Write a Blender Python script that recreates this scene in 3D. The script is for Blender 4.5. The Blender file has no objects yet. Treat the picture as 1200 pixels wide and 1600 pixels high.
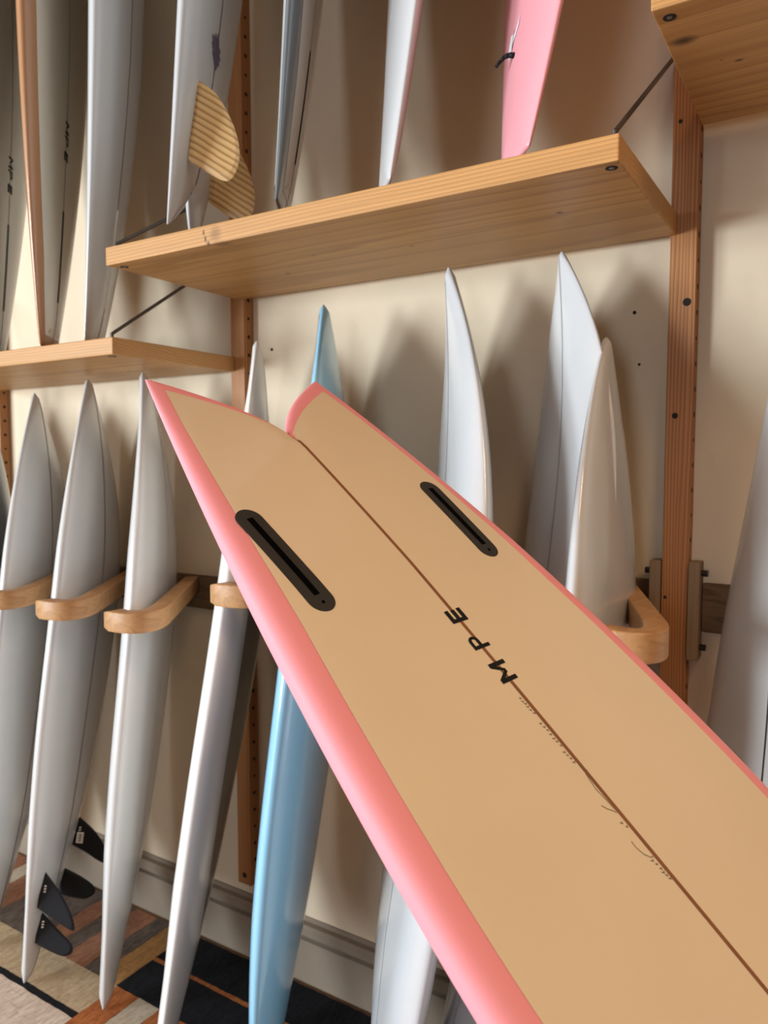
import bpy, bmesh, math, random
import numpy as np
from mathutils import Matrix, Vector
random.seed(7)
S = bpy.context.scene
COL = S.collection

# ------------------------------------------------------------------ camera
cd = bpy.data.cameras.new('camera')
cam = bpy.data.objects.new('camera', cd); COL.objects.link(cam)
cd.sensor_fit = 'HORIZONTAL'; cd.sensor_width = 36.0; cd.lens = 1179.2 / 1200 * 36.0
cd.clip_start = 0.02; cd.clip_end = 60
YAW, PITCH = math.radians(31.764), math.radians(-3.984)
fwd = Vector((-math.sin(YAW) * math.cos(PITCH), math.cos(YAW) * math.cos(PITCH), math.sin(PITCH)))
right = Vector((math.cos(YAW), math.sin(YAW), 0))
up = right.cross(fwd)
m = Matrix((right, up, -fwd)).transposed().to_4x4()
m.translation = Vector((0, -1.6535, 1.5))
cam.matrix_world = m
cd.dof.use_dof = True; cd.dof.focus_distance = 0.95; cd.dof.aperture_fstop = 10.0
S.camera = cam

# ------------------------------------------------------------------ light and exposure
w = bpy.data.worlds.new('world'); S.world = w; w.use_nodes = True
bg = w.node_tree.nodes['Background']
bg.inputs[0].default_value = (0.62, 0.76, 1.0, 1); bg.inputs[1].default_value = 1.0
S.view_settings.view_transform = 'Standard'; S.view_settings.look = 'None'
S.view_settings.gamma = 1.0; S.view_settings.exposure = 0.0
try: S.view_settings.use_curve_mapping = False
except Exception: pass

def area(name, loc, target, sx, sy, power, color, spread=180):
    ld = bpy.data.lights.new(name, 'AREA'); ld.shape = 'RECTANGLE'; ld.size = sx; ld.size_y = sy
    ld.energy = power; ld.color = color; ld.spread = math.radians(spread)
    o = bpy.data.objects.new(name, ld); COL.objects.link(o); o.location = loc
    o.rotation_euler = (Vector(target) - Vector(loc)).to_track_quat('-Z', 'Y').to_euler()
    return o
# daylight through the shop windows in the left and front walls and the open shop door behind the photographer
area('window_daylight', (-5.92, -5.0, 1.55), (0, -5.0, 1.55), 1.9, 1.9, 430, (0.80, 0.91, 1.0))
area('window_daylight', (-4.6, -6.12, 1.55), (-4.6, 0, 1.55), 1.6, 1.9, 440, (0.80, 0.91, 1.0))
area('door_daylight', (0.1, -6.12, 1.85), (0.1, 0, 1.6), 0.9, 2.0, 50, (0.78, 0.88, 1.0))
# added warm fill aimed at the foreground fish, standing in for ceiling bounce
area('warm_fill', (1.5, -2.3, 4.4), (-0.15, -0.95, 1.2), 1.0, 1.0, 7.4, (1.0, 0.70, 0.43), 52)

# ------------------------------------------------------------------ materials
MATS = {}
def newmat(name):
    mt = bpy.data.materials.new(name); mt.use_nodes = True
    return mt, mt.node_tree, mt.node_tree.nodes['Principled BSDF']
def N(t, kind, **kw):
    n = t.nodes.new(kind)
    for k, v in kw.items(): setattr(n, k, v)
    return n
def ramp(t, stops, fac):
    r = N(t, 'ShaderNodeValToRGB'); e = r.color_ramp.elements
    while len(e) < len(stops): e.new(0.5)
    for i, (p, c) in enumerate(stops): e[i].position = p; e[i].color = (*c, 1)
    t.links.new(fac, r.inputs[0]); return r.outputs[0]
def mixc(t, a, b, fac, mode='MIX'):
    n = N(t, 'ShaderNodeMix', data_type='RGBA', blend_type=mode)
    for sock, v in ((n.inputs['Factor'], fac), (n.inputs['A'], a), (n.inputs['B'], b)):
        if hasattr(v, 'is_output'): t.links.new(v, sock)
        elif isinstance(v, (int, float)): sock.default_value = v
        else: sock.default_value = (*v, 1)
    return n.outputs['Result']
def coords(t, scale=(1, 1, 1), loc=(0, 0, 0), rot=(0, 0, 0)):
    tc = N(t, 'ShaderNodeTexCoord'); mp = N(t, 'ShaderNodeMapping')
    mp.inputs['Scale'].default_value = scale; mp.inputs['Location'].default_value = loc; mp.inputs['Rotation'].default_value = rot
    t.links.new(tc.outputs['Object'], mp.inputs[0]); return mp.outputs[0]
def noise(t, vec, scale, detail=4, rough=.55, dist=0):
    n = N(t, 'ShaderNodeTexNoise'); n.inputs['Scale'].default_value = scale; n.inputs['Detail'].default_value = detail
    n.inputs['Roughness'].default_value = rough; n.inputs['Distortion'].default_value = dist
    t.links.new(vec, n.inputs['Vector']); return n.outputs[0]
def bump(t, bs, h, strength, dist=.001):
    b = N(t, 'ShaderNodeBump'); b.inputs['Strength'].default_value = strength; b.inputs['Distance'].default_value = dist
    t.links.new(h, b.inputs['Height']); t.links.new(b.outputs[0], bs.inputs['Normal'])

def resin(name, col, rough=.22, spec=.5, coat=.35, var=.03):
    if name in MATS: return MATS[name]
    mt, t, b = newmat(name)
    v = coords(t); n = noise(t, v, 5, 3)
    c = ramp(t, [(.3, tuple(x * (1 - var) for x in col)), (.7, tuple(min(1, x * (1 + var)) for x in col))], n)
    t.links.new(c, b.inputs['Base Color'])
    b.inputs['Roughness'].default_value = rough; b.inputs['Specular IOR Level'].default_value = spec
    b.inputs['Coat Weight'].default_value = coat; b.inputs['Coat Roughness'].default_value = .08
    n2 = noise(t, v, 60, 2); bump(t, b, n2, .02, .0005)
    MATS[name] = mt; return mt

def wood(name, axis, c_light, c_dark, ring=9.0, rough=.5, knots=(), stretch=.06, contrast=1.0, spec=.3, lines=(0, 0, 0), wob=9.0):
    """board timber: growth rings stretched along one axis, fine pores, optional knots (object coordinates)"""
    mt, t, b = newmat(name)
    sc = [1, 1, 1]; sc['XYZ'.index(axis)] = stretch
    v = coords(t, tuple(sc), (random.random() * 3, random.random() * 3, random.random() * 3))
    n1 = noise(t, v, ring, 3, .5, .4)
    tc0 = N(t, 'ShaderNodeTexCoord'); dt = N(t, 'ShaderNodeVectorMath', operation='DOT_PRODUCT'); dt.inputs[1].default_value = tuple(x / 1.0 for x in lines)
    t.links.new(tc0.outputs['Object'], dt.inputs[0])
    mul = N(t, 'ShaderNodeMath', operation='MULTIPLY_ADD'); mul.inputs[1].default_value = wob; t.links.new(n1, mul.inputs[0]); t.links.new(dt.outputs['Value'], mul.inputs[2])
    fr = N(t, 'ShaderNodeMath', operation='FRACT'); t.links.new(mul.outputs[0], fr.inputs[0])
    sc2 = [1, 1, 1]; sc2['XYZ'.index(axis)] = .02
    v2 = coords(t, tuple(sc2)); n2 = noise(t, v2, 160, 2)
    big = noise(t, v, 3.0, 2)
    mid = tuple((a * (1 - .45 * contrast) + d * .45 * contrast) for a, d in zip(c_light, c_dark))
    c1 = ramp(t, [(0, c_light), (.62, mid), (.9, tuple(a + (d - a) * contrast for a, d in zip(mid, c_dark))), (1, c_light)], fr.outputs[0])
    c2 = mixc(t, c1, tuple(x * .72 for x in mid), ramp(t, [(.45, (0, 0, 0)), (.75, (.6, .6, .6))], n2))
    c3 = mixc(t, c2, tuple(x * .8 for x in mid), ramp(t, [(.35, (0, 0, 0)), (.75, (.7, .7, .7))], big))
    for (kx, ky, kz, ks, kst, kf) in knots:
        tc = N(t, 'ShaderNodeTexCoord'); sub = N(t, 'ShaderNodeVectorMath', operation='SUBTRACT'); sub.inputs[1].default_value = (kx, ky, kz)
        t.links.new(tc.outputs['Object'], sub.inputs[0])
        ml = N(t, 'ShaderNodeVectorMath', operation='MULTIPLY'); s3 = [1 / ks] * 3; s3['XYZ'.index(axis)] = 1 / (ks * kst)
        ml.inputs[1].default_value = s3; t.links.new(sub.outputs[0], ml.inputs[0])
        ln = N(t, 'ShaderNodeVectorMath', operation='LENGTH'); t.links.new(ml.outputs[0], ln.inputs[0])
        f = ramp(t, [(0, (kf, kf, kf)), (.45, (kf * .7,) * 3), (1, (0, 0, 0))], ln.outputs['Value'])
        c3 = mixc(t, c3, (.06, .03, .018), f)
    t.links.new(c3, b.inputs['Base Color']); b.inputs['Roughness'].default_value = rough
    b.inputs['Specular IOR Level'].default_value = spec
    bump(t, b, n2, .15, .0006)
    return mt

def plain(name, col, rough=.5, metal=0.0, spec=.5):
    if name in MATS: return MATS[name]
    mt, t, b = newmat(name)
    n = noise(t, coords(t), 30, 3)
    c = ramp(t, [(.3, tuple(x * .9 for x in col)), (.7, tuple(min(1, x * 1.1) for x in col))], n)
    t.links.new(c, b.inputs['Base Color']); b.inputs['Roughness'].default_value = rough; b.inputs['Metallic'].default_value = metal
    b.inputs['Specular IOR Level'].default_value = spec
    MATS[name] = mt; return mt

def plaster(name, col, stain=.1):
    mt, t, b = newmat(name); v = coords(t)
    n = noise(t, v, 1.7, 6, .6); n2 = noise(t, v, 9, 5, .65); n3 = noise(t, v, 90, 3)
    c = ramp(t, [(.3, tuple(x * (1 - stain) for x in col)), (.62, col)], n)
    c = mixc(t, c, tuple(x * .80 for x in col), ramp(t, [(.58, (0, 0, 0)), (.8, (.5, .5, .5))], n2))
    t.links.new(c, b.inputs['Base Color']); b.inputs['Roughness'].default_value = .75
    b.inputs['Specular IOR Level'].default_value = .25
    bump(t, b, n3, .25, .001); return mt

def weave(name, c1, c2, scale=1.0):
    mt, t, b = newmat(name)
    v = coords(t, (1, .22, 1)); v2 = coords(t, (.25, 1, 1)); v3 = coords(t)
    n = noise(t, v, 130 * scale, 3, .7); n2 = noise(t, v2, 150, 2, .6); n3 = noise(t, v3, 14, 4, .6)
    c = ramp(t, [(.35, c2), (.6, c1)], n)
    c = mixc(t, c, tuple(x * .55 for x in c2), ramp(t, [(.55, (0, 0, 0)), (.8, (.6, .6, .6))], n2))
    c = mixc(t, c, c2, ramp(t, [(.42, (0, 0, 0)), (.72, (.55, .55, .55))], n3))
    t.links.new(c, b.inputs['Base Color']); b.inputs['Roughness'].default_value = .95; b.inputs['Specular IOR Level'].default_value = .1
    bump(t, b, n, .6, .002); return mt

def bamboo(name):
    """strip-laminated fin wood: dark glue lines slanting across the blade"""
    mt, t, b = newmat(name)
    tc = N(t, 'ShaderNodeTexCoord'); dot = N(t, 'ShaderNodeVectorMath', operation='DOT_PRODUCT')
    dot.inputs[1].default_value = (0, .88, .475); t.links.new(tc.outputs['Object'], dot.inputs[0])
    wv = coords(t, (1, 1, 1)); nz = noise(t, wv, 20, 2)
    ad = N(t, 'ShaderNodeMath', operation='MULTIPLY_ADD'); ad.inputs[1].default_value = 1 / .0135; t.links.new(dot.outputs['Value'], ad.inputs[0])
    sc = N(t, 'ShaderNodeMath', operation='MULTIPLY'); sc.inputs[1].default_value = .35; t.links.new(nz, sc.inputs[0]); t.links.new(sc.outputs[0], ad.inputs[2])
    fr = N(t, 'ShaderNodeMath', operation='FRACT'); t.links.new(ad.outputs[0], fr.inputs[0])
    c = ramp(t, [(0, (.70, .45, .19)), (.45, (.76, .51, .23)), (.68, (.42, .23, .085)), (.86, (.44, .25, .09)), (1, (.70, .45, .19))], fr.outputs[0])
    t.links.new(c, b.inputs['Base Color']); b.inputs['Roughness'].default_value = .4
    return mt

WHITE = (.60, .595, .58)
M_white = resin('white_resin', WHITE)
M_white2 = resin('white_gloss_resin', (.57, .57, .57), .18)
M_cream = resin('cream_resin', (.74, .68, .56))
M_tanrail = resin('tan_resin', (.46, .23, .11), .3)
M_tealrail = resin('teal_resin', (.06, .17, .17), .25)
M_grey = resin('slate_grey_resin', (.15, .18, .20), .16, .6, 1.0)
M_dark = resin('charcoal_resin', (.10, .12, .14), .25)
M_blue = resin('sky_blue_resin', (.30, .60, .80), .2, .5, .6)
M_paleteal = resin('pale_teal_resin', (.125, .12, .10), .28, .4, .15)
M_pink2 = resin('blush_pink_resin', (.86, .36, .40), .3)
M_pink = resin('coral_pink_resin', (.86, .32, .36), .62, .25, .0, .015)
M_tan = resin('natural_foam_resin', (.75, .625, .455), .38, .4, .2, .02)
M_line = plain('stringer_wood', (.05, .035, .025), .5)
M_line2 = plain('cedar_stringer', (.24, .085, .03), .5)
M_lightline = plain('pale_stringer', (.42, .40, .38), .5)
M_black = plain('black_fibreglass', (.010, .010, .012), .6, 0, .2)
M_blackmat = plain('black_print', (.010, .011, .012), .7, 0, .15)
M_box = plain('black_fin_box_plastic', (.030, .029, .027), .6, 0, .25)
M_slot = plain('fin_slot_dark', (.002, .002, .002), .9, 0, .02)
M_tag = plain('white_paper_tag', (.7, .68, .62), .7)
M_pencil = plain('pencil_grey', (.17, .15, .10), .8)
M_emblem = plain('purple_ink', (.10, .085, .13), .6)
M_bamboo = bamboo('laminated_bamboo')
M_steel = plain('dark_steel', (.10, .08, .065), .45, .6)
M_bolt = plain('black_bolt_steel', (.02, .02, .02), .4, .5)
M_hole = plain('drilled_hole_dark', (.012, .008, .006), .9)
M_plug = plain('whitish_box_plastic', (.80, .78, .77), .4)

# ------------------------------------------------------------------ helpers
def mobj(name, verts, faces, mat, parent=None, smooth=False, mats=None, fm=None, loc=None):
    me = bpy.data.meshes.new(name); me.from_pydata([tuple(map(float, v)) for v in verts], [], faces)
    for x in (mats or [mat]): me.materials.append(x)
    if fm: me.polygons.foreach_set('material_index', fm)
    if smooth: me.polygons.foreach_set('use_smooth', [True] * len(me.polygons))
    me.update()
    o = bpy.data.objects.new(name, me); COL.objects.link(o)
    if parent is not None: o.parent = parent
    if loc is not None: o.location = loc
    return o
def bobj(name, bm, mat, parent=None, smooth=False, loc=None):
    me = bpy.data.meshes.new(name); bm.normal_update(); bm.to_mesh(me); bm.free(); me.materials.append(mat)
    if smooth: me.polygons.foreach_set('use_smooth', [True] * len(me.polygons))
    o = bpy.data.objects.new(name, me); COL.objects.link(o)
    if parent is not None: o.parent = parent
    if loc is not None: o.location = loc
    return o
def tag(o, label=None, cat=None, group=None, kind=None):
    for k, v in (('label', label), ('category', cat), ('group', group), ('kind', kind)):
        if v: o[k] = v
    return o
def empty(name, mat4):
    o = bpy.data.objects.new(name, None); COL.objects.link(o); o.empty_display_size = .05; o.matrix_world = mat4; return o
def wm(o):
    return o.matrix_basis.copy() if o.parent is None else wm(o.parent) @ o.matrix_parent_inverse @ o.matrix_basis
def add_box(bm, x0, x1, y0, y1, z0, z1):
    r = bmesh.ops.create_cube(bm, size=1)
    for v in r['verts']:
        v.co = Vector((x0 + (v.co.x + .5) * (x1 - x0), y0 + (v.co.y + .5) * (y1 - y0), z0 + (v.co.z + .5) * (z1 - z0)))
def box(name, x0, x1, y0, y1, z0, z1, mat, parent=None, bev=.0, seg=2):
    """box with its own origin at the low corner"""
    bm = bmesh.new(); add_box(bm, 0, x1 - x0, 0, y1 - y0, 0, z1 - z0)
    if bev: bmesh.ops.bevel(bm, geom=bm.edges[:], offset=bev, segments=seg, affect='EDGES', profile=.5)
    loc = Vector((x0, y0, z0))
    if parent is not None: loc = wm(parent).inverted() @ loc
    return bobj(name, bm, mat, parent, loc=loc)
def cyl_bm(bm, p, q, r, n=16, r2=None):
    p, q = Vector(p), Vector(q); d = q - p
    mt = Matrix.Translation((p + q) / 2) @ d.to_track_quat('Z', 'Y').to_matrix().to_4x4()
    bmesh.ops.create_cone(bm, cap_ends=True, segments=n, radius1=r, radius2=r if r2 is None else r2, depth=d.length, matrix=mt)
def cyl(name, p, q, r, mat, parent=None, n=16, r2=None):
    bm = bmesh.new()
    if parent is not None:
        inv = wm(parent).inverted(); p, q = inv @ Vector(p), inv @ Vector(q)
    cyl_bm(bm, p, q, r, n, r2); return bobj(name, bm, mat, parent)

# ------------------------------------------------------------------ the setting
M_wall = plaster('cream_wall_paint', (.69, .565, .405))
M_floorwood = wood('floor_boards', 'X', (.30, .18, .09), (.15, .08, .04), 6)
M_ceil = wood('ceiling_boards', 'X', (.34, .20, .10), (.2, .1, .045), 5)
M_base = plaster('skirting_paint', (.26, .20, .145), .25)
X0, X1, Y0, ZC = -6.0, 3.0, -6.2, 4.75
def struct(o): o['kind'] = 'structure'; return o
struct(box('wall_back', X0, X1, 0, .12, 0, ZC, M_wall))
struct(box('floor', X0, X1, Y0, .12, -.1, 0, M_floorwood))
struct(box('ceiling', X0, X1, Y0, .12, ZC, ZC + .1, M_ceil))
M_wall2 = plaster('warm_wall_paint', (.32, .21, .12))
bm = bmesh.new()   # left wall with the shop window opening (outside the frame)
WY0, WY1, WZ0, WZ1 = -6.0, -4.0, .58, 2.52
for a in ((Y0 - .12, WY0, 0, ZC), (WY1, .12, 0, ZC), (WY0, WY1, 0, WZ0), (WY0, WY1, WZ1, ZC)):
    add_box(bm, X0 - .12, X0, a[0], a[1], a[2], a[3])
struct(bobj('wall_left', bm, M_wall2))
wf = bmesh.new()
for a in ((WY0, WY0 + .06), (WY1 - .06, WY1), (-5.03, -4.97)): add_box(wf, X0 - .10, X0 - .03, a[0], a[1], WZ0, WZ1)
for a in ((WZ0, WZ0 + .06), (WZ1 - .06, WZ1)): add_box(wf, X0 - .10, X0 - .03, WY0, WY1, a[0], a[1])
struct(bobj('window_1', wf, plain('window_frame_paint', (.3, .28, .25), .5)))
struct(box('wall_right', X1, X1 + .12, Y0 - .12, .12, 0, ZC, M_wall2))
bm = bmesh.new(); FX0, FX1 = -5.45, -3.75
for a in ((X0, FX0, 0, ZC), (FX1, -.40, 0, ZC), (.60, X1, 0, ZC), (-.40, .60, 2.9, ZC), (FX0, FX1, 0, WZ0), (FX0, FX1, WZ1, ZC)): add_box(bm, a[0], a[1], Y0 - .12, Y0, a[2], a[3])
struct(bobj('wall_front', bm, M_wall2))
wf = bmesh.new()
for a in ((FX0, FX0 + .06), (FX1 - .06, FX1)): add_box(wf, a[0], a[1], Y0 - .10, Y0 - .03, WZ0, WZ1)
for a in ((WZ0, WZ0 + .06), (WZ1 - .06, WZ1)): add_box(wf, FX0, FX1, Y0 - .10, Y0 - .03, a[0], a[1])
struct(bobj('window_2', wf, plain('window_frame_paint', (.3, .28, .25), .5)))
# skirting with its moulded cap
prof = [(0, 0), (-.014, 0), (-.014, .126), (-.003, .129), (-.003, .139), (-.019, .142), (-.024, .150), (-.024, .170), (-.019, .178), (-.005, .180), (-.005, .188), (-.003, .192), (0, .193)]
vs = [(x, y, z) for x in (X0, X1) for (y, z) in prof]; n = len(prof)
fs = [[i, i + 1, n + i + 1, n + i] for i in range(n - 1)] + [list(range(n))[::-1], [n + i for i in range(n)]]
struct(mobj('baseboard_back', vs, fs, M_base))
wb = bpy.data.objects['wall_back']
for x, z, r in ((-.402, 1.809, .004), (-1.393, 1.807, .0045), (-.39, 1.70, .003), (-1.30, 2.06, .003), (-.62, 2.40, .004)):
    o = cyl('nail_hole', (x, -.0008, z), (x, .004, z), r, M_hole, wb, 10)

# ------------------------------------------------------------------ rug
K = dict(cream=weave('cream_wool', (.68, .57, .47), (.48, .37, .29)), tan=weave('tan_wool', (.52, .40, .26), (.38, .27, .16)),
         black=weave('black_wool', (.018, .018, .02), (.010, .010, .012)), terra=weave('terracotta_wool', (.34, .16, .09), (.22, .10, .06)),
         grey=weave('grey_brown_wool', (.16, .12, .095), (.085, .066, .054)), rust=weave('rust_orange_wool', (.45, .155, .05), (.28, .085, .028)),
         ochre=weave('ochre_wool', (.42, .22, .08), (.28, .14, .05)), white=weave('pale_wool', (.55, .47, .36), (.42, .34, .25)))
names = list(K); mats = [K[k] for k in names]
rects = []
def R(x0, x1, y0, y1, k): rects.append((x0, x1, y0, y1, names.index(k)))
yb, yt, y1, y2, yf = -.030, -.31, -.436, -.456, -2.2
seq = [(-3.3, 'grey'), (-3.0, 'terra'), (-2.82, 'grey'), (-2.68, 'terra'), (-2.55, 'white'), (-2.48, 'terra'), (-2.36, 'grey'), (-2.28, 'grey'), (-2.12, 'terra'), (-2.04, 'grey'), (-1.975, 'terra'), (-1.875, 'grey'), (-1.812, 'rust')]
for (xa, k), (xb, _) in zip(seq[:-1], seq[1:]): R(xa, xb, yt, yb, k)
R(-1.812, -1.728, yt, yb, 'ochre')
R(-1.728, -.35, yt, -.180, 'black'); R(-1.728, -.35, -.180, -.166, 'rust'); R(-1.728, -.35, -.166, yb, 'black')
R(-3.3, -1.725, y1, yt, 'tan'); R(-3.3, -1.725, y2, y1, 'black'); R(-3.3, -1.725, yf, y2, 'cream')
R(-1.725, -1.635, yf, yt, 'rust'); R(-1.635, -1.552, yf, yt, 'white'); R(-1.552, -1.44, yf, yt, 'rust')
R(-1.44, -.9, -.75, yt, 'black'); R(-.9, -.35, -.75, yt, 'terra'); R(-1.44, -.35, yf, -.75, 'tan')
vs, fs, fm = [], [], []
for (xa, xb, ya, yb_, mi) in rects:
    nx = max(1, int((xb - xa) / .02)); b0 = len(vs)
    if xb - xa > .3 or yb_ - ya < .05:   # wavy woven edge along the long side
        for i in range(nx + 1):
            x = xa + (xb - xa) * i / nx; j = random.uniform(-.0016, .0016)
            vs += [(x, ya + j, .0048), (x, yb_ + random.uniform(-.0016, .0016), .0048)]
        for i in range(nx): fs.append([b0 + 2 * i, b0 + 2 * i + 2, b0 + 2 * i + 3, b0 + 2 * i + 1]); fm.append(mi)
    else:
        ny = max(1, int((yb_ - ya) / .02))
        for i in range(ny + 1):
            y = ya + (yb_ - ya) * i / ny
            vs += [(xa + random.uniform(-.002, .002), y, .0048), (xb + random.uniform(-.002, .002), y, .0048)]
        for i in range(ny): fs.append([b0 + 2 * i, b0 + 2 * i + 1, b0 + 2 * i + 3, b0 + 2 * i + 2]); fm.append(mi)
b0 = len(vs); xa, xb, ya = -3.3, -.35, yf      # backing slab
vs += [(x, y, z) for z in (.0005, .0042) for (x, y) in ((xa, ya), (xb, ya), (xb, yb), (xa, yb))]
for q in ([3, 2, 1, 0], [4, 5, 6, 7], [0, 1, 5, 4], [1, 2, 6, 5], [2, 3, 7, 6], [3, 0, 4, 7]): fs.append([b0 + i for i in q]); fm.append(names.index('terra'))
rug = mobj('rug', vs, fs, None, mats=mats, fm=fm)
tag(rug, 'flat woven rug with cream, tan, rust, grey and black blocks under the boards', 'rug')

# ------------------------------------------------------------------ posts
def post(x0, label, holes_front, first=2.9, bolt=True):
    mt = wood('fir_post_' + label[:6].strip(), 'Z', (.56, .245, .082), (.10, .030, .009), 14, .5, stretch=.05, contrast=.9, lines=(150, 110, 0), wob=4.2)
    o = box('post', x0, x0 + .051, -.04, -.0005, .245, 4.6, mt, bev=.002)
    tag(o, label, 'post', 'timber posts against the wall')
    for (x, z, r) in holes_front:
        c = cyl('bolt_hole', (x, -.0408, z), (x, -.035, z), r, M_hole, o, 14)
    bm = bmesh.new(); z = .32; inv = wm(o).inverted()
    while z < 4.4:
        p = Vector((x0 + .0505, -.021, z)) - o.location
        cyl_bm(bm, p, p + Vector((.001, 0, 0)), .0055 if int(z * 100) % 3 else .0042, 10); z += .0508
    h = bobj('side_holes', bm, M_hole, o); h['kind'] = 'stuff'
    return o
post(-.326, 'right-hand reddish timber post with two black bolt holes, between middle and right shelves', [(-.291, 1.812, .008), (-.308, 1.588, .006), (-.318, 1.217, .0035), (-.312, 2.164, .004)])
post(-1.510, 'middle timber post ending above the skirting, behind the grey-green bottomed board', [(-1.484, .273, .008)])
post(-2.695, 'far left timber post with drilled side, mostly cut off at the frame edge', [(-2.67, .273, .008)])

# ------------------------------------------------------------------ shelves with their hanging rods
def shelf(x0, x1, zb, label, knots, rods, bolts, y0=-.482, th=.041):
    loc = Vector((x0, y0, zb))
    kl = [(k[0] - x0, k[1] - y0, k[2] - zb, k[3], k[4], k[5] if len(k) > 5 else 1.0) for k in knots]
    mt = wood('pine_shelf_' + str(zb), 'X', (.60, .32, .115), (.32, .14, .042), 5.0, .45, kl, .06, .62, lines=(0, 16, 150), wob=9.0)
    o = box('shelf', x0, x1, y0, -.0405, zb, zb + th, mt, bev=.0025)
    tag(o, label, 'shelf', 'pine display shelves')
    for (xa, ya, xb, yb_, zt) in rods:
        p, q = Vector((xa, ya, zb + th - .002)), Vector((xb, yb_, zt)); s = Vector((xa, ya, zb + th + .010))
        bm = bmesh.new(); inv = -loc
        cyl_bm(bm, p + inv, s + inv + Vector((0, 0, .002)), .0042, 10); cyl_bm(bm, s + inv, q + inv, .0042, 10)
        bmesh.ops.create_uvsphere(bm, u_segments=10, v_segments=6, radius=.0043, matrix=Matrix.Translation(s + inv))
        bobj('support_rod', bm, M_steel, o)
    for (x, y) in bolts:
        h = cyl('bolt_recess', (x, y, zb - .0006), (x, y, zb + .006), .0095, M_hole, o, 18)
        cyl('bolt_head', (x, y, zb - .0010), (x, y, zb + .004), .0042, plain('bolt_steel', (.25, .25, .24), .35, .8), h, 10)
    return o
shelf(-1.480, -.313, 1.9455, 'middle pine shelf holding four boards, blue and white boards below it',
      [(-1.168, -.482, 1.972, .008, .5), (-1.163, -.482, 1.958, .009, .5), (-1.155, -.482, 1.947, .008, .8), (-1.135, -.482, 1.965, .020, 1.0, .45), (-1.125, -.468, 1.945, .018, 1.6, .5), (-1.171, -.202, 1.9455, .006, 1.8), (-.467, -.296, 1.9455, .007, 1.2), (-.80, -.25, 1.9455, .004, 2), (-1.02, -.30, 1.9455, .003, 2.5)],
      [(-.325, -.462, -.328, -.041, 2.288), (-1.467, -.462, -1.467, -.041, 2.262)], [(-.330, -.458), (-1.452, -.452)])
shelf(-2.66, -1.497, 1.7485, 'lower left pine shelf carrying the longboards, right end by middle post',
      [(-1.75, -.2, 1.7485, .006, 2), (-1.9, -.3, 1.7485, .005, 2)],
      [(-1.517, -.440, -1.510, -.041, 2.07), (-2.64, -.440, -2.64, -.041, 2.07)], [(-1.53, -.43)], y0=-.455)
shelf(-.272, .86, 2.1465, 'upper right pine shelf seen from below, cut off by the frame corner',
      [(-.246, -.375, 2.1465, .017, 1.5), (-.18, -.268, 2.1465, .006, 1.5), (-.204, -.283, 2.1465, .003, 1), (.0, -.2, 2.1465, .008, 1.5)],
      [(-.255, -.462, -.268, -.041, 2.49), (.84, -.462, .84, -.041, 2.49)], [(-.2515, -.452)])

# ------------------------------------------------------------------ rack rails with hooked arms
M_rail = wood('rough_dark_rail', 'X', (.19, .115, .06), (.085, .045, .022), 12, .8, stretch=.12)
M_arm = wood('bent_beech_arm', 'Y', (.50, .275, .12), (.36, .175, .07), 9, .45, stretch=.3, contrast=.7)
M_cleat = wood('grey_timber_cleat', 'Z', (.30, .205, .125), (.19, .12, .068), 9, .7)
def arm_mesh():
    """plan-view centre line from the rail out to the hook tip, swept with a rounded section"""
    ctl = [(-.01, .012), (.26, -.36)]
    a0 = Vector((.0, .0)); a1 = Vector((.262, -.352))
    path = [a0, a0.lerp(a1, .35), a0.lerp(a1, .7), a1]
    pb = [Vector((.262, -.352)), Vector((.320, -.430)), Vector((.312, -.478)), Vector((.208, -.462))]
    for i in range(1, 15):
        t = i / 14; path.append(pb[0] * (1 - t) ** 3 + pb[1] * 3 * t * (1 - t) ** 2 + pb[2] * 3 * t * t * (1 - t) + pb[3] * t ** 3)
    hw, hh, r = .021, .024, .0035
    sec = []
    for (sx, sy, a) in ((1, 1, 0), (-1, 1, 90), (-1, -1, 180), (1, -1, 270)):
        for k in range(4):
            th = math.radians(a + 30 * k); sec.append((sx * (hw - r) + r * math.cos(th), sy * (hh - r) + r * math.sin(th)))
    vs, fs = [], []; ns = len(sec)
    for i, p in enumerate(path):
        t = (path[min(i + 1, len(path) - 1)] - path[max(i - 1, 0)]).normalized(); nrm = Vector((t.y, -t.x))
        endk = .8 if i == len(path) - 1 else 1
        for (sx, sy) in sec: vs.append((p.x + nrm.x * sx * endk, p.y + nrm.y * sx * endk, sy * endk))
    for i in range(len(path) - 1):
        for k in range(ns): fs.append([i * ns + k, (i + 1) * ns + k, (i + 1) * ns + (k + 1) % ns, i * ns + (k + 1) % ns])
    fs.append(list(range(ns))); fs.append([(len(path) - 1) * ns + k for k in range(ns)][::-1])
    me = bpy.data.meshes.new('arm'); me.from_pydata(vs, [], fs); me.materials.append(M_arm)
    bm = bmesh.new(); bm.from_mesh(me); bmesh.ops.recalc_face_normals(bm, faces=bm.faces[:]); bm.to_mesh(me); bm.free()
    me.polygons.foreach_set('use_smooth', [True] * len(me.polygons))
    return me
ARM = arm_mesh()
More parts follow.
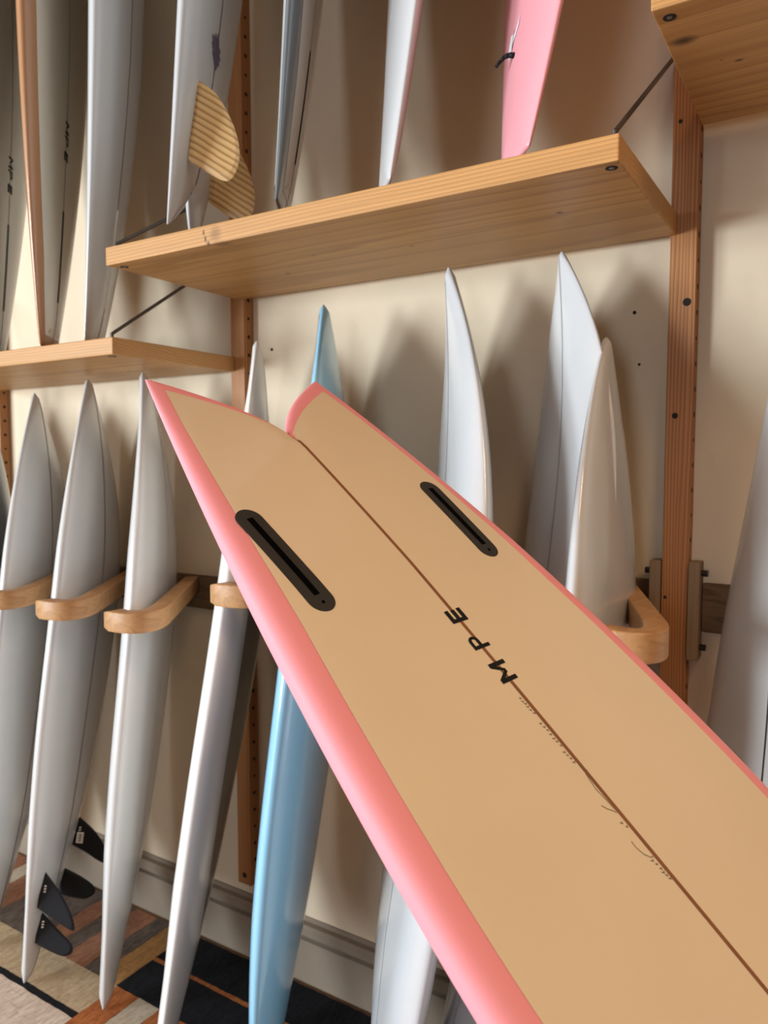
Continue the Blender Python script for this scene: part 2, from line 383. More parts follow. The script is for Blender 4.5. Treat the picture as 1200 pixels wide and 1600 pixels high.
def rack(x0, x1, ztop, arms, label, arm_z, cleats):
    root = empty('board_rack', Matrix.Translation((x0, -.02, ztop - .1)))
    tag(root, label, 'rack', 'wall racks with hooked arms')
    box('rail', x0, x1, -.018, -.0005, ztop - .1, ztop, M_rail, root, .002)
    for ax in arms:
        o = bpy.data.objects.new('arm', ARM); COL.objects.link(o); o.parent = root
        rz = 0
        if isinstance(ax, tuple): ax, rz = ax
        o.location = wm(root).inverted() @ Vector((ax, -.030 if not rz else -.03, arm_z - .024)); o.rotation_euler = (0, 0, math.radians(rz))
        if rz: o.scale = (.9, .9, 1)
    for cx in cleats:
        c = box('cleat', cx, cx + .022, -.046, -.0365 if False else -.002, ztop - .155, ztop + .045, M_cleat, root, .0015)
        sgn = 1 if cx > (x0 + x1) / 2 else -1
        xo = cx if sgn > 0 else cx + .022
        for zz in (ztop + .022, ztop - .13):
            b = cyl('bolt', (xo - sgn * .012, -.026, zz), (xo + sgn * .004, -.026, zz), .0065, M_bolt, root, 8)
    return root
rack(-2.620, -1.535, 1.148, [-2.485, -2.215, -1.955, -1.690], 'left wall rack with hooked wooden arms holding four boards under lower left shelf', 1.147, [-2.642, -1.533])
rack(-1.435, -.351, 1.247, [-1.345, -1.050, -.765, (-.402, -16)], 'middle wall rack between two posts holding one sky blue and several white boards', 1.242, [-.3495])
rack(-.2505, .82, 1.248, [.07], 'right wall rack rail with bolted cleat, beside right-hand post', 1.242, [-.2735])

# ------------------------------------------------------------------ surfboards
class Board:
    """x across (towards the wall), y tail to nose, z out of the bottom face"""
    def __init__(s, q, notch=None, notch_pow=1.6, Rr=.10, fish=False, dome=(.12, .12)):
        s.q = q; s.L = q['L']; s.notch = notch; s.np_ = notch_pow; s.Rr = Rr; s.fish = fish; s.dome = dome
        yy = np.concatenate([np.linspace(0, .06, 50), np.linspace(.06, .94, 160)[1:], np.linspace(.94, 1, 50)[1:]]) * s.L
        a = s.a(yy); P = np.stack([a, yy], 1)
        seg = [P]
        if notch:
            y2 = np.linspace(0, notch, 60); seg.append(np.stack([s.uin(y2), y2], 1))
        elif q['wt'] > .003:
            x2 = np.linspace(0, q['wt'], 30); seg.append(np.stack([x2, x2 * 0], 1))
        s.out = np.concatenate(seg)
        s.sega = np.concatenate([g[:-1] for g in seg]); s.segd = np.concatenate([g[1:] - g[:-1] for g in seg])
    def a(s, y):
        q = s.q; u = np.clip(np.asarray(y, float) / s.L, 0, 1)
        if s.fish:
            vm = q['um']; y = u * s.L
            return np.where(y < vm, q['wt'] + (q['W'] - q['wt']) * (1 - np.abs(1 - y / vm) ** q['pt']), q['W'] * (1 - np.abs((y - vm) / (s.L - vm)) ** q['pn']))
        wt = max(q['wt'], 0); um = q['um']
        return np.where(u < um, wt + (q['W'] - wt) * (1 - np.abs(1 - u / um) ** q['pt']), q['W'] * (1 - np.abs((u - um) / (1 - um)) ** q['pn']))
    def uin(s, y):
        if not s.notch: return np.zeros_like(np.asarray(y, float))
        return np.where(np.asarray(y) < s.notch, s.q['wt'] * np.clip(1 - np.asarray(y, float) / s.notch, 0, 1) ** s.np_, 0.0)
    def rk(s, y):
        q = s.q; u = np.asarray(y, float) / s.L
        if s.fish: return -q['rt'] * np.clip((.7 - np.asarray(y)) / .7, 0, 1) ** 2 - q['rn'] * np.clip((u - .55) / .45, 0, 1) ** 2.4
        return -q['rn'] * np.clip((u - .45) / .55, 0, 1) ** 2.6 - q['rt'] * np.clip((.4 - u) / .4, 0, 1) ** 2.2
    def th(s, y):
        q = s.q; u = np.asarray(y, float) / s.L
        if s.fish: return q['T'] / 2 * np.clip((np.asarray(y) + .03) / .45, 0, 1) ** .5 * np.clip((1.02 - u) / .3, 0, 1) ** .5
        t = q['T'] / 2 * np.clip(np.minimum((u + .02) / .3, (1.012 - u) / .3), 0, 1) ** .42
        return np.minimum(t, .75 * s.a(y) + .0015)
    def dist(s, x, y):
        p = np.stack([np.abs(x), y], -1).reshape(-1, 2)
        d = np.empty(len(p))
        A = s.sega[None]; D = s.segd[None]; dd = (s.segd ** 2).sum(-1)[None] + 1e-18
        for i in range(0, len(p), 1500):
            r = p[i:i + 1500, None] - A; t = np.clip((r * D).sum(-1) / dd, 0, 1)
            d[i:i + 1500] = np.sqrt(((r - D * t[..., None]) ** 2).sum(-1)).min(1)
        return d.reshape(np.shape(x))
    def z(s, x, y, side, d=None):
        x = np.asarray(x, float); y = np.asarray(y, float)
        if d is None: d = s.dist(x, y)
        pw = 2.5 if s.fish else 2.0; aa = np.maximum(s.a(y), 1e-4); R_ = s.Rr if s.fish or s.notch else np.minimum(s.Rr, aa)
        g = np.clip(1 - (1 - np.clip(d / R_, 0, 1)) ** pw, 0, 1) ** (1 / pw)
        h = s.th(y) * g * (1 - .12 + (.12 if not s.fish else 0) * (1 - np.clip(np.abs(x) / aa, 0, 1) ** 2) + (.12 if s.fish else 0))
        if s.fish and side < 0: h = h + .020 * g * np.clip(d / .2, 0, 1)
        return s.rk(y) + side * h
    def rows(s):
        y = np.concatenate([np.linspace(0, .02, 8), np.linspace(.02, .10, 14)[1:], np.linspace(.10, .90, 44)[1:], np.linspace(.90, .98, 14)[1:], np.linspace(.98, 1, 9)[1:]]) * s.L
        if s.notch: y = np.unique(np.concatenate([y, np.linspace(0, s.notch * 1.15, 30), [s.notch]]))
        return y
    def mesh(s, name, mat, parent, K=30):
        y = s.rows(); V, F = [], []
        spans = [(-1, 1)] if not s.notch else [(0, 1), (-1, 0)]
        for sp in spans:
            grid = {}
            for side in (1, -1):
                rows = []
                t = (1 - np.cos(np.linspace(0, np.pi, K + 1))) / 2
                A = s.a(y); I = s.uin(y)
                X = []
                for i in range(len(y)):
                    lo, hi = (-A[i], A[i]) if sp == (-1, 1) else (min(I[i], A[i]), A[i])
                    X.append(lo + (hi - lo) * t)
                X = np.array(X)
                if sp == (-1, 0): X = -X[:, ::-1]
                Y = np.repeat(y[:, None], K + 1, 1)
                d = s.dist(X, Y)
                bnd = np.zeros_like(d, bool); bnd[-1] = True
                if not s.notch: bnd[:, 0] = True; bnd[:, -1] = True; bnd[0] = True
                else:
                    bnd[0] = True
                    oc, ic = (K, 0) if sp == (0, 1) else (0, K)
                    bnd[:, oc] = True; bnd[y <= s.notch + 1e-9, ic] = True
                d = np.where(bnd, 0, d)
                Z = s.z(X, Y, side, d); base = len(V)
                for i in range(len(y)):
                    for k in range(K + 1): V.append((X[i, k], Y[i, k], Z[i, k]))
                for i in range(len(y) - 1):
                    for k in range(K):
                        q = [base + i * (K + 1) + k, base + i * (K + 1) + k + 1, base + (i + 1) * (K + 1) + k + 1, base + (i + 1) * (K + 1) + k]
                        F.append(q if side > 0 else q[::-1])
        me = bpy.data.meshes.new(name); me.from_pydata([tuple(map(float, v)) for v in V], [], F); me.materials.append(mat)
        bm = bmesh.new(); bm.from_mesh(me); bmesh.ops.remove_doubles(bm, verts=bm.verts[:], dist=2e-5)
        bmesh.ops.dissolve_degenerate(bm, dist=1e-5, edges=bm.edges[:]); bmesh.ops.recalc_face_normals(bm, faces=bm.faces[:])
        bm.to_mesh(me); bm.free(); me.polygons.foreach_set('use_smooth', [True] * len(me.polygons))
        o = bpy.data.objects.new(name, me); COL.objects.link(o); o.parent = parent
        return o
    def sheet(s, name, xl, xr, y0, y1, side, mat, parent, nx=2, ny=60, off=.0007, dense=False):
        """a thin skin lying on one face between two curves"""
        ys = np.linspace(y0, y1, ny + 1) if not dense else y0 + (y1 - y0) * (1 - np.cos(np.linspace(0, np.pi, ny + 1))) / 2
        V, F = [], []
        XL, XR = np.broadcast_to(xl(ys), ys.shape), np.broadcast_to(xr(ys), ys.shape)
        t = np.linspace(0, 1, nx + 1); X = XL[:, None] + (XR - XL)[:, None] * t; Y = np.repeat(ys[:, None], nx + 1, 1)
        Z = s.z(X, Y, side) + side * off
        for i in range(ny + 1):
            for k in range(nx + 1): V.append((X[i, k], Y[i, k], Z[i, k]))
        for i in range(ny):
            for k in range(nx):
                q = [i * (nx + 1) + k, i * (nx + 1) + k + 1, (i + 1) * (nx + 1) + k + 1, (i + 1) * (nx + 1) + k]
                F.append(q if side > 0 else q[::-1])
        return mobj(name, V, F, mat, parent, smooth=True)
    def poly(s, name, polys, side, mat, parent, off=.0012):
        V, F = [], []
        for P in polys:
            b = len(V); P = np.array(P, float); Z = s.z(P[:, 0], P[:, 1], side) + side * off
            ar = sum(P[i - 1][0] * P[i][1] - P[i][0] * P[i - 1][1] for i in range(len(P)))
            idx = list(range(len(P)));
            if (ar < 0) == (side > 0): idx = idx[::-1]
            V += [(p[0], p[1], z_) for p, z_ in zip(P, Z)]; F.append([b + i for i in idx])
        return mobj(name, V, F, mat, parent)
    def letters(s, ys, xc, hgt, wid, parent, side=1, mat=None):
        """M, P, E running nose to tail along the stringer; each letter one part"""
        st = .20
        def quad(a, b, wd):
            a, b = Vector(a), Vector(b); n_ = Vector((-(b - a).y, (b - a).x)).normalized() * wd / 2
            return [a + n_, a - n_, b - n_, b + n_]
        G = {'M': [[(0, 0), (.20, 0), (.20, 1), (0, 1)], [(.80, 0), (1, 0), (1, 1), (.80, 1)], [(0, 1), (.2, 1), (.58, .28), (.42, .28)], [(1, 1), (.8, 1), (.42, .28), (.58, .28)]],
             'E': [[(0, 0), (.28, 0), (.28, 1), (0, 1)], [(0, 0), (1, 0), (1, .23), (0, .23)], [(0, .385), (.95, .385), (.95, .615), (0, .615)], [(0, .77), (1, .77), (1, 1), (0, 1)]],
             'P': [[(0, 0), (.26, 0), (.26, 1), (0, 1)]]}
        arc_o = [(.62 + .38 * math.sin(t), .70 + .30 * math.cos(t)) for t in [math.pi * i / 8 for i in range(9)]]
        arc_i = [(.60 + .20 * math.sin(t), .70 + .13 * math.cos(t)) for t in [math.pi * i / 8 for i in range(9)]]
        for i in range(8): G['P'].append([arc_o[i], arc_o[i + 1], arc_i[i + 1], arc_i[i]])
        G['P'] += [[(.1, 1), (.62, 1), (.60, .83), (.1, .83)], [(.1, .57), (.60, .57), (.62, .40), (.1, .40)]]
        for ch, y0, wd in zip('MPE', ys, wid):
            P = [[(xc + (gy - .5) * hgt, y0 - gx * wd) for gx, gy in p] for p in G[ch]]
            s.poly('letter', P, side, mat or M_blackmat, parent)
    def finbox(s, parent, c0, c1, width, mat, side=1, slot=True, ends=True, name='fin_box', n=10, off=.0010):
        """rounded-end plate let into the face, with its slot and set screw as sub-parts"""
        c0, c1 = Vector(c0), Vector(c1); d = (c1 - c0).normalized(); nn = Vector((-d.y, d.x)); r = width / 2
        rim = [c1 + (d * math.sin(t) + nn * math.cos(t)) * r for t in [math.pi * i / n for i in range(n + 1)]] + [c0 + (-d * math.sin(t) - nn * math.cos(t)) * r for t in [math.pi * i / n for i in range(n + 1)]]
        Ln = (c1 - c0).length; ks = np.concatenate([-r * np.cos(np.linspace(0, np.pi / 2, 8)), np.linspace(0, Ln, 16)[1:-1], Ln + r * np.sin(np.linspace(0, np.pi / 2, 8))])
        V, F = [], []; nx = 6
        for kk in ks:
            ex = -kk if kk < 0 else max(kk - Ln, 0); hw = math.sqrt(max(r * r - ex * ex, 1e-9))
            for j in range(nx + 1):
                p = c0 + d * kk + nn * hw * (1 - 2 * j / nx); edge = j in (0, nx) or kk in (ks[0], ks[-1])
                V.append((p.x, p.y, 0))
        V = np.array(V); zt = s.z(V[:, 0], V[:, 1], side); nv = len(V)
        V = [(x, y, z_ + side * off) for (x, y, _), z_ in zip(V, zt)] + [(x, y, z_ - side * .002) for (x, y, _), z_ in zip(V, zt)]
        W = nx + 1
        for i in range(len(ks) - 1):
            for j in range(nx):
                F.append([i * W + j, i * W + j + 1, (i + 1) * W + j + 1, (i + 1) * W + j])
            for j in (0, nx): F.append([i * W + j, (i + 1) * W + j, nv + (i + 1) * W + j, nv + i * W + j])
        for i in (0, len(ks) - 1):
            for j in range(nx): F.append([i * W + j, i * W + j + 1, nv + i * W + j + 1, nv + i * W + j])
        o = mobj(name, V, F[:], mat, parent)
        bm = bmesh.new(); bm.from_mesh(o.data); bmesh.ops.recalc_face_normals(bm, faces=bm.faces[:]); bm.to_mesh(o.data); bm.free()
        if slot:
            w2 = width * .12; a_, b_ = c0 - d * r * .1, c1 - d * r * .35
            s.poly('slot', [[a_.lerp(b_, i / 12) + nn * w2, a_.lerp(b_, i / 12) - nn * w2, a_.lerp(b_, (i + 1) / 12) - nn * w2, a_.lerp(b_, (i + 1) / 12) + nn * w2] for i in range(12)], side, M_slot, o, off + .0006)
            e = c1 + d * r * .28; s.poly('set_screw', [[e + Vector((math.cos(t), math.sin(t))) * width * .065 for t in [2 * math.pi * i / 12 for i in range(12)]]], side, M_slot, o, off + .0005)
        return o
    def fin(s, parent, x, pts, mat, side=1, thick=.007, cant=0.0, name='fin'):
        """foiled blade; pts are (y, height) round the outline, x across the board"""
        P = [Vector(p) for p in pts]; c = sum(P, Vector((0, 0))) / len(P); n_ = len(P); V = []
        y_m = sum(p.x for p in P[:2]) / 2; z0 = float(s.z(np.array([x]), np.array([y_m]), side)[0])
        for p in P: V.append((0, p.x, p.y))
        for sg in (1, -1):
            for p in P: q = c + (p - c) * .82; V.append((sg * thick / 2, q.x, q.y))
        F = []
        for k, b in ((0, n_), (1, 2 * n_)):
            for i in range(n_):
                j = (i + 1) % n_; F.append([i, j, b + j, b + i] if k == 0 else [j, i, b + i, b + j])
            F.append([b + i for i in range(n_)] if k == 0 else [b + i for i in range(n_)][::-1])
        o = mobj(name, V, F, mat, parent)
        bm = bmesh.new(); bm.from_mesh(o.data); bmesh.ops.recalc_face_normals(bm, faces=bm.faces[:]); bm.to_mesh(o.data); bm.free()
        o.location = (x, 0, z0 - side * .004); o.rotation_euler = (0, cant, 0)
        if side < 0: o.scale = (1, 1, -1)
        return o

def smooth_pts(ctrl, n=6):
    """closed Catmull-Rom through control points whose first two are the straight root"""
    out = [ctrl[0], ctrl[1]]; C = ctrl[1:] + [ctrl[0]]
    for i in range(len(C) - 1):
        p0 = Vector(C[max(i - 1, 0)]); p1 = Vector(C[i]); p2 = Vector(C[i + 1]); p3 = Vector(C[min(i + 2, len(C) - 1)])
        for k in range(1, n + 1):
            t = k / n
            out.append(tuple(.5 * ((2 * p1) + (-p0 + p2) * t + (2 * p0 - 5 * p1 + 4 * p2 - p3) * t * t + (-p0 + 3 * p1 - 3 * p2 + p3) * t ** 3)))
    return out[:-1]

def frame(q):
    th, az, phi = q['th'], q['az'], q['phi']
    l = np.array([math.sin(th) * math.sin(az), math.sin(th) * math.cos(az), math.cos(th)])
    w0 = np.array([math.sin(phi), -math.cos(phi), 0.]); w_ = w0 - l * (w0 @ l); w_ /= np.linalg.norm(w_)
    n_ = np.cross(w_, l); n_ = -n_ if n_[0] < 0 else n_
    return Matrix(((-w_[0], l[0], n_[0], q['x']), (-w_[1], l[1], n_[1], q['y']), (-w_[2], l[2], n_[2], q['z']), (0, 0, 0, 1)))

def rackboard(q, label, mat, group, support=0.0, notch=None, stringer=M_line, sides=(1, -1), panel=None, deck=None, sw=.0042, margin=.03, dmargin=.022, Rr=.115):
    b = Board(q, notch=notch, notch_pow=1.4, Rr=Rr)
    root = empty('surfboard', frame(q))
    body = b.mesh('body', mat, root)
    mw = root.matrix_world; co = np.array([(mw @ v.co)[:] for v in body.data.vertices])
    mw = Matrix.Translation((0, 0, support + .0005 - co[:, 2].min())) @ mw
    over = co[:, 1].max() + (.0195 if support < .1 else .003)
    if over > 0:
        mw = Matrix.Translation((over * q['x'] / (q['y'] + 1.6535) * -1, -over, 0)) @ mw
    root.matrix_world = mw
    tag(root, label, 'surfboard', group)
    y0 = (notch or .012) + .002
    for side, pm in ((1, panel), (-1, deck)):
        if pm:
            mg = margin if side > 0 else dmargin
            ya = .03; yb_ = b.L - .03
            f = lambda y, sg: sg * np.maximum(b.a(y) - mg * np.clip(b.a(y) / .14, 0, 1), .001)
            b.sheet('bottom_panel' if side > 0 else 'deck_panel', lambda y: f(y, -1), lambda y: f(y, 1), ya, yb_, side, pm, root, 24, 90, .0004)
        if stringer and side in sides:
            b.sheet('stringer', lambda y: -sw / 2 + 0 * y, lambda y: sw / 2 + 0 * y, y0, b.L - .015, side, stringer, root, 1, 80, .0009)
    return root, b

Q = {
 'b0': dict(x=-2.4797, y=-.4188, z=0, th=.1668, az=.2014, phi=.6101, W=.2551, um=.5211, pn=2.11, pt=2.1, wt=0, T=.065, rn=.0996, rt=.04, L=1.75),
 'b1': dict(x=-2.2082, y=-.3831, z=0, th=.1539, az=.2377, phi=.6078, W=.2591, um=.5985, pn=2.4076, pt=1.9312, wt=0, T=0.0730, rn=.0935, rt=.0328, L=1.7173),
 'b2': dict(x=-1.9496, y=-.4183, z=0, th=.1766, az=.1815, phi=.5942, W=.2578, um=.6004, pn=2.424, pt=2.0887, wt=0, T=0.0743, rn=.0967, rt=.0302, L=1.755),
 'b3': dict(x=-1.6798, y=-.3765, z=0, th=.1489, az=.1927, phi=.6432, W=.2601, um=.5859, pn=2.2963, pt=2.0353, wt=0, T=0.0756, rn=.1034, rt=.014, L=1.750),
 'b4': dict(x=-1.3649, y=-.4742, z=0, th=.2119, az=.313, phi=.5539, W=.261, um=.6113, pn=2.4052, pt=1.8855, wt=0, T=0.0743, rn=.084, rt=.0123, L=1.8275),
 'b5': dict(x=-1.058, y=-.4978, z=0, th=.1981, az=.1435, phi=.4072, W=.2586, um=.5982, pn=2.5655, pt=2.2552, wt=0, T=.079, rn=.0949, rt=-.0111, L=1.8899),
 'b6': dict(x=-.7548, y=-.5443, z=0, th=.25, az=.1961, phi=.6518, W=.2593, um=.5094, pn=2.3608, pt=2.3993, wt=0, T=.0714, rn=.1318, rt=-.0385, L=1.9436),
 'b7a': dict(x=-0.6448, y=-0.4757, z=0.0000, th=0.2633, az=0.5070, phi=0.7401, W=0.1885, um=0.6561, pn=2.7817, pt=2.1000, wt=0.0000, T=0.0603, rn=0.1633, rt=0.0412, L=1.9534),
 'b7b': dict(x=-0.3428, y=-0.5451, z=0.0000, th=0.2094, az=-0.1059, phi=0.0493, W=0.2361, um=0.5772, pn=3.1, pt=2.1000, wt=0.0000, T=0.0634, rn=0.0289, rt=0.0386, L=1.7679),
 'b8': dict(x=-.135, y=-.5009, z=0, th=.2354, az=.2425, phi=.5964, W=.2551, um=.5102, pn=2.0445, pt=2.1, wt=0, T=.0649, rn=.0938, rt=.04, L=1.735),
 'u1': dict(x=-1.3018, y=-.3724, z=1.987, th=.1027, az=.171, phi=.5441, W=.2543, um=.518, pn=2.0869, pt=1.9689, wt=.11, T=.0611, rn=.1005, rt=.0338, L=2.5005),
 'u2': dict(x=-.9828, y=-.3984, z=1.987, th=.1148, az=-.2219, phi=.5575, W=.254, um=.5222, pn=2.1, pt=2.099, wt=.0748, T=.0615, rn=.1, rt=.0371, L=2.5),
 'u3': dict(x=-.7289, y=-.4104, z=1.987, th=.1189, az=-.0976, phi=.715, W=.2552, um=.5181, pn=2.1, pt=2.1172, wt=.0497, T=.066, rn=.1, rt=.0328, L=2.5),
 'u4': dict(x=-.474, y=-.4003, z=1.987, th=.1362, az=-.0219, phi=.751, W=.2558, um=.5141, pn=2.0995, pt=2.1519, wt=.0595, T=.0655, rn=.1, rt=.0374, L=2.5),
 'l1': dict(x=-1.6813, y=-.3043, z=1.789, th=.0553, az=-.1215, phi=.6974, W=.2774, um=.5011, pn=2.0946, pt=2.286, wt=.0902, T=.069, rn=.1002, rt=.0521, L=2.7484),
 'l2': dict(x=-1.8241, y=-.3779, z=1.789, th=.0366, az=-.0789, phi=.6726, W=.2791, um=.4829, pn=2.1, pt=2.4145, wt=.0659, T=.0711, rn=.1, rt=.0172, L=2.7487),
 'l3': dict(x=-2.1243, y=-.3379, z=1.789, th=.0281, az=-.0167, phi=.6496, W=.2789, um=.5254, pn=2.1, pt=2.0674, wt=.0571, T=.064, rn=.1, rt=.0245, L=2.7506),
}
GL, GU, GT = 'boards standing in the lower racks', 'boards standing on the middle shelf', 'longboards on the lower left shelf'
FLOOR = .0048
rackboard(Q['b0'], 'dark slate grey board at left frame edge, behind leftmost white board', M_dark, GL, FLOOR, stringer=None)
rackboard(Q['b1'], 'leftmost white board with black centre line in left rack', M_white, GL, FLOOR)
r2, B2 = rackboard(Q['b2'], 'white board with four black fins near its tail, in left rack', M_white, GL, FLOOR)
rackboard(Q['b3'], 'white board right of the black-finned one, nose behind the pink-railed tail', M_white, GL, FLOOR, stringer=M_lightline)
rackboard(Q['b4'], 'white board with grey-green bottom in front of the middle post', resin('bright_white_resin', (.86, .85, .81), .25), GL, FLOOR, stringer=None, panel=M_paleteal, margin=.135)
rackboard(Q['b5'], 'glossy sky blue board behind the pink-railed fish', M_blue, GL, FLOOR, stringer=None, deck=M_dark, dmargin=.035)  # dark deck sheet added to cut blue bounce and darken the deck side
rackboard(Q['b6'], 'slim white board right of the blue one, beneath middle shelf', M_white2, GL, FLOOR, stringer=M_lightline)
rackboard(Q['b7a'], 'tall white board with highest nose, left of right-hand post', M_white2, GL, FLOOR, stringer=M_lightline)
rackboard(Q['b7b'], 'shorter white board leaning in front of the tallest one, in last hook', M_white2, GL, FLOOR, stringer=None)
rackboard(Q['b8'], 'white board at right frame edge, right of right-hand post', M_white, GL, FLOOR)

# quad fins of the white board
finA = smooth_pts([(.262, 0), (.370, 0), (.310, .060), (.255, .100), (.217, .112), (.222, .085), (.243, .040)])
finB = smooth_pts([(.143, 0), (.236, 0), (.190, .058), (.155, .103), (.130, .108), (.118, .085), (.128, .040)])
finC = smooth_pts([(.207, 0), (.288, 0), (.262, .062), (.235, .105), (.212, .110), (.195, .085), (.198, .040)])
finD = smooth_pts([(.344, 0), (.437, 0), (.390, .060), (.335, .102), (.295, .112), (.300, .085), (.325, .040)])
for xx, P, c in ((-.100, finA, -.10), (-.052, finB, -.08), (.113, finC, .08), (.134, finD, .10)):
    f = B2.fin(r2, xx, P, M_black, cant=c)
    if P is not finC:
        y_ = min(p[0] for p in P[:2]) + .045
        for k in range(3 if P is not finD else 2):
            q = y_ + k * .0075; V = [(-.0045, q, .014), (-.0045, q + .004, .014), (-.0045, q + .005, .020), (-.0045, q + .001, .020)]
            if k == 0: VV, FF = [], []
            VV += V; FF.append([len(VV) - 4 + i for i in range(4)])
        mobj('logo', VV, FF, M_tag, f)
    if P is finD:
        mobj('price_tag', [(-.0046, .352, .010), (-.0046, .385, .010), (-.0046, .385, .030), (-.0046, .352, .030)], [[0, 1, 2, 3]], M_tag, f)
        VV, FF = [], []
        for k in range(4):
            VV += [(-.0050, .358 + k * .006, .016), (-.0050, .361 + k * .006, .016), (-.0050, .361 + k * .006, .025), (-.0050, .358 + k * .006, .025)]; FF.append([4 * k + i for i in range(4)])
        mobj('tag_print', VV, FF, M_blackmat, f)

# middle shelf boards
ru, BU = rackboard(Q['u1'], 'white fish board with two striped wooden keel fins on middle shelf', M_white2, GU, 1.987, notch=.112, Rr=.06)
keel = smooth_pts([(.150, 0), (.330, 0), (.297, .050), (.237, .090), (.180, .110), (.135, .108), (.108, .090), (.118, .055)])
BU.fin(ru, -.095, keel, M_bamboo, thick=.009, cant=-.04, name='wooden_keel_fin')
BU.fin(ru, .098, [(y - .012, h) for y, h in keel], M_bamboo, thick=.009, cant=.04, name='wooden_keel_fin')
em = [(.000, .405), (-.010, .418), (-.022, .424), (-.018, .432), (-.030, .440), (-.024, .447), (-.032, .455), (-.020, .462), (-.018, .474), (-.008, .470), (-.006, .486), (.001, .478), (.004, .466), (.016, .463), (.010, .453), (.020, .446), (.012, .438), (.017, .430), (.008, .424), (.006, .412)]
em = [((x - -.004) * 1.7 - .004, y) for x, y in em]; c_ = (-.004, .446)
BU.poly('emblem', [[c_, em[i], em[(i + 1) % len(em)]] for i in range(len(em))], 1, M_emblem, ru)
r_, b_ = rackboard(Q['u2'], 'slate grey board with white edge standing edge-on, middle shelf', M_grey, GU, 1.987, panel=M_lightline if False else resin('mist_grey_resin', (.50, .46, .42)), deck=M_white, margin=.05, dmargin=.006, sw=.003)
b_.finbox(r_, (0, .115), (0, .345), .012, M_slot, slot=False)
rackboard(Q['u3'], 'narrow white board on middle shelf, left of the pink one', M_white2, GU, 1.987, stringer=None)
r_, b_ = rackboard(Q['u4'], 'blush pink board with black strap, at right end of middle shelf', M_pink2, GU, 1.987, stringer=None)
leaf = [(.028 - .0, .290 - .045), (.018, .268), (.021, .250), (.033, .232), (.041, .208), (.046, .232), (.040, .256)]
leaf = [((x - .031) * 2.0 + .029, y) for x, y in leaf]; b_.poly('white_patch', [[(.031, .242)] + [leaf[i], leaf[(i + 1) % 7]] for i in range(7)], -1, M_plug, r_)
b_.poly('patch_line', [[(.0265, .254), (.0285, .255), (.037, .225), (.0355, .224)]], -1, M_box, r_, .002)
zz = float(b_.z(np.array([.026]), np.array([.20]), -1)[0])
bm = bmesh.new(); P = [Vector((.022, .205, zz + .002)), Vector((.026, .206, zz - .008)), Vector((.031, .205, zz - .014)), Vector((.037, .200, zz - .019)), Vector((.044, .192, zz - .025))]
for i in range(4): cyl_bm(bm, P[i], P[i + 1], .0050 - .0006 * i, 10, .0050 - .0006 * (i + 1))
bobj('strap', bm, M_black, r_, smooth=True)

# longboards on the lower left shelf
r_, b_ = rackboard(Q['l1'], 'tall white longboard at right end of lower left shelf', M_white, GT, 1.7895)
b_.finbox(r_, (0, .108), (0, .362), .010, M_plug, slot=False, off=.0014)
r_, b_ = rackboard(Q['l2'], 'cream longboard with tan brown rails and black fin box', M_tanrail, GT, 1.7895, panel=M_cream, deck=M_cream, margin=.034, sw=.003)
b_.letters([.600, .563, .522], 0, .030, (.032, .024, .024), r_)
b_.finbox(r_, (0, .130), (0, .362), .011, M_box, slot=False, off=.0014)
r_, b_ = rackboard(Q['l3'], 'dark grey-brown longboard with teal rails at top left corner', M_tealrail, GT, 1.7895, panel=resin('taupe_resin', (.15, .12, .10)), deck=M_cream, margin=.035, sw=.003)
b_.letters([.582, .545, .504], 0, .030, (.032, .024, .024), r_)
b_.finbox(r_, (0, .146), (0, .386), .011, M_box, slot=False, off=.0014)

# ------------------------------------------------------------------ the fish in the foreground
u = Vector((.2255173, .972181, .0632931)); v = Vector((-.7509866, .1320865, .6469716)); nn = Vector((.6206133, -.1934355, .7598827))
P0 = Vector((-.7989171, -.7854023, 1.6196982)) + nn * .0196
fq = dict(L=1.70, um=.8526, W=.26561, wt=.15257, pt=1.64668, pn=2.3, T=.04075, rt=.01958, rn=.06)
FB = Board(fq, notch=.1506, notch_pow=1.6, Rr=.042, fish=True)
X_, Y_, Z_ = -u, -v, nn
fm4 = Matrix(((X_[0], Y_[0], Z_[0], P0[0]), (X_[1], Y_[1], Z_[1], P0[1]), (X_[2], Y_[2], Z_[2], P0[2]), (0, 0, 0, 1)))
fish = empty('surfboard', fm4)
tag(fish, 'large swallow-tailed board with tan bottom and coral pink rails in the foreground', 'surfboard')
FB.mesh('body', M_pink, fish, 44)
mg = lambda y: .025 + .011 * np.clip((y - .1) / .4, 0, 1)
mgl = lambda y: .018 + .013 * np.clip((y - .12) / .35, 0, 1)      # the tan panel runs closer to the left rail
def p_out(y, sg=-1): return FB.a(y) - (mg(y) if sg < 0 else mgl(y)) * np.clip((FB.L - y) / .25, 0, 1)
def p_in(y): return FB.uin(y) + .058 * np.clip(1 - y / .1506, 0, 1) ** .8 * (y < .1506)
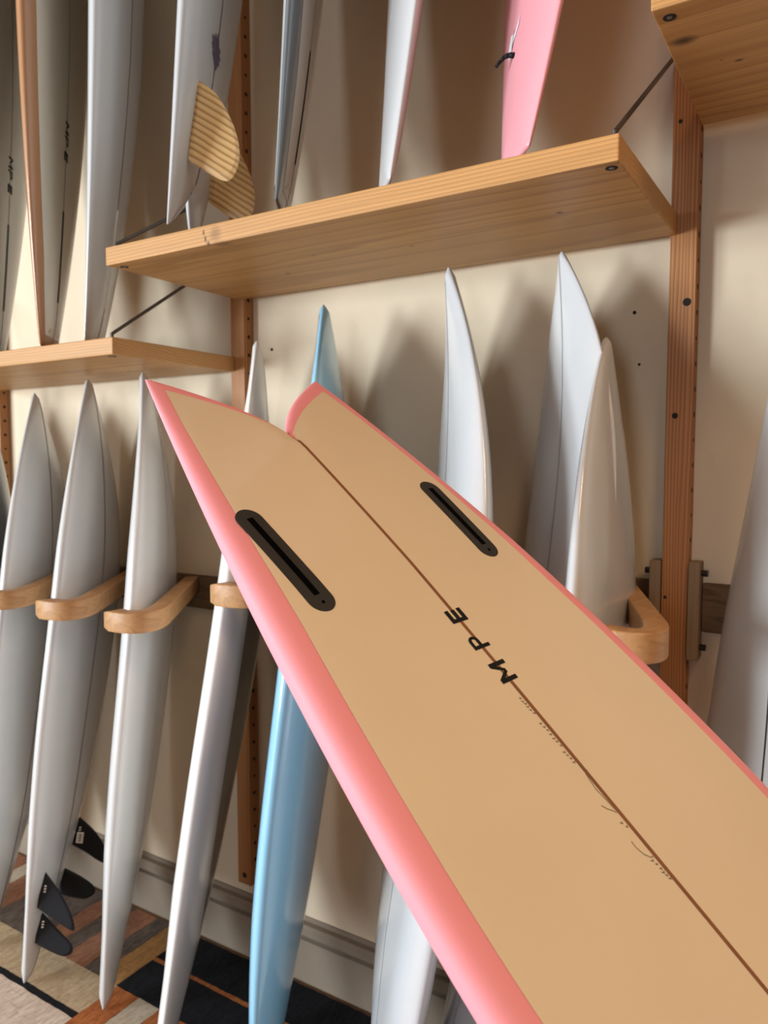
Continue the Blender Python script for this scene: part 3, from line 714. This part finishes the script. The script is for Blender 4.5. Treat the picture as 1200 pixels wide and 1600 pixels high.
def split_panel():
    V, F = [], []
    ys = np.concatenate([np.linspace(.0335, .1506, 40), np.linspace(.1506, 1.68, 120)[1:]]); nx = 30
    for sg in (1, -1):
        XI = np.minimum(p_in(ys), p_out(ys, sg)); XO = np.maximum(p_out(ys, sg), XI); t = np.linspace(0, 1, nx + 1)
        X = sg * (XI[:, None] + (XO - XI)[:, None] * t); Y = np.repeat(ys[:, None], nx + 1, 1); Z = FB.z(X, Y, 1) + .0005; b0 = len(V)
        for i in range(len(ys)):
            for k in range(nx + 1): V.append((X[i, k], Y[i, k], Z[i, k]))
        for i in range(len(ys) - 1):
            for k in range(nx):
                q = [b0 + i * (nx + 1) + k, b0 + i * (nx + 1) + k + 1, b0 + (i + 1) * (nx + 1) + k + 1, b0 + (i + 1) * (nx + 1) + k]
                F.append(q if sg > 0 else q[::-1])
    return mobj('bottom_panel', V, F, M_tan, fish, smooth=True)
split_panel()['label'] = 'tan resin-tinted bottom face'
FB.sheet('stringer', lambda y: -.0024 + .003 + 0 * y, lambda y: .0024 + .003 + 0 * y, .153, 1.68, 1, M_line2, fish, 1, 90, .0010)
FB.letters([.6125, .5640, .5235], .003, .0275, (.0275, .0180, .0190), fish)
FB.finbox(fish, (.1735, .3120), (.1630, .4440), .0350, M_box, off=.0012)
FB.finbox(fish, (-.1480, .3035), (-.1455, .4290), .0350, M_box, off=.0012)
polys = []     # faint pencil note along the stringer
rnd = random.Random(3)
def stroke(pts, wd=.0007):
    for a, b in zip(pts[:-1], pts[1:]):
        a, b = Vector(a), Vector(b); d = (b - a)
        if d.length < 1e-6: continue
        k = Vector((-d.y, d.x)).normalized() * wd / 2; polys.append([a + k, a - k, b - k, b + k])
for (ya, yb_) in ((.634, .660), (.668, .700), (.705, .722), (.790, .800), (.832, .856)):
    y = ya
    while y < yb_:
        x = .0085 - .003 * (y - ya) / (yb_ - ya) + rnd.uniform(-.0008, .0008)
        h = rnd.uniform(.0025, .0045)
        stroke([(x, y), (x + h * .6, y + .0012), (x + h, y - .0006), (x + h * .3, y + .0022)]); y += rnd.uniform(.0035, .0055)
stroke([(.005, .722), (.004, .730), (.0005, .733)]); stroke([(.006, .735), (.009, .752), (.0065, .772), (.0055, .779)])
stroke([(.019, .767), (.015, .773), (.010, .777), (.0065, .781)]); stroke([(.018, .8085), (.0185, .815), (.0155, .824), (.010, .830), (.006, .8305)])
FB.poly('pencil_note', polys, 1, M_pencil, fish, .0012)
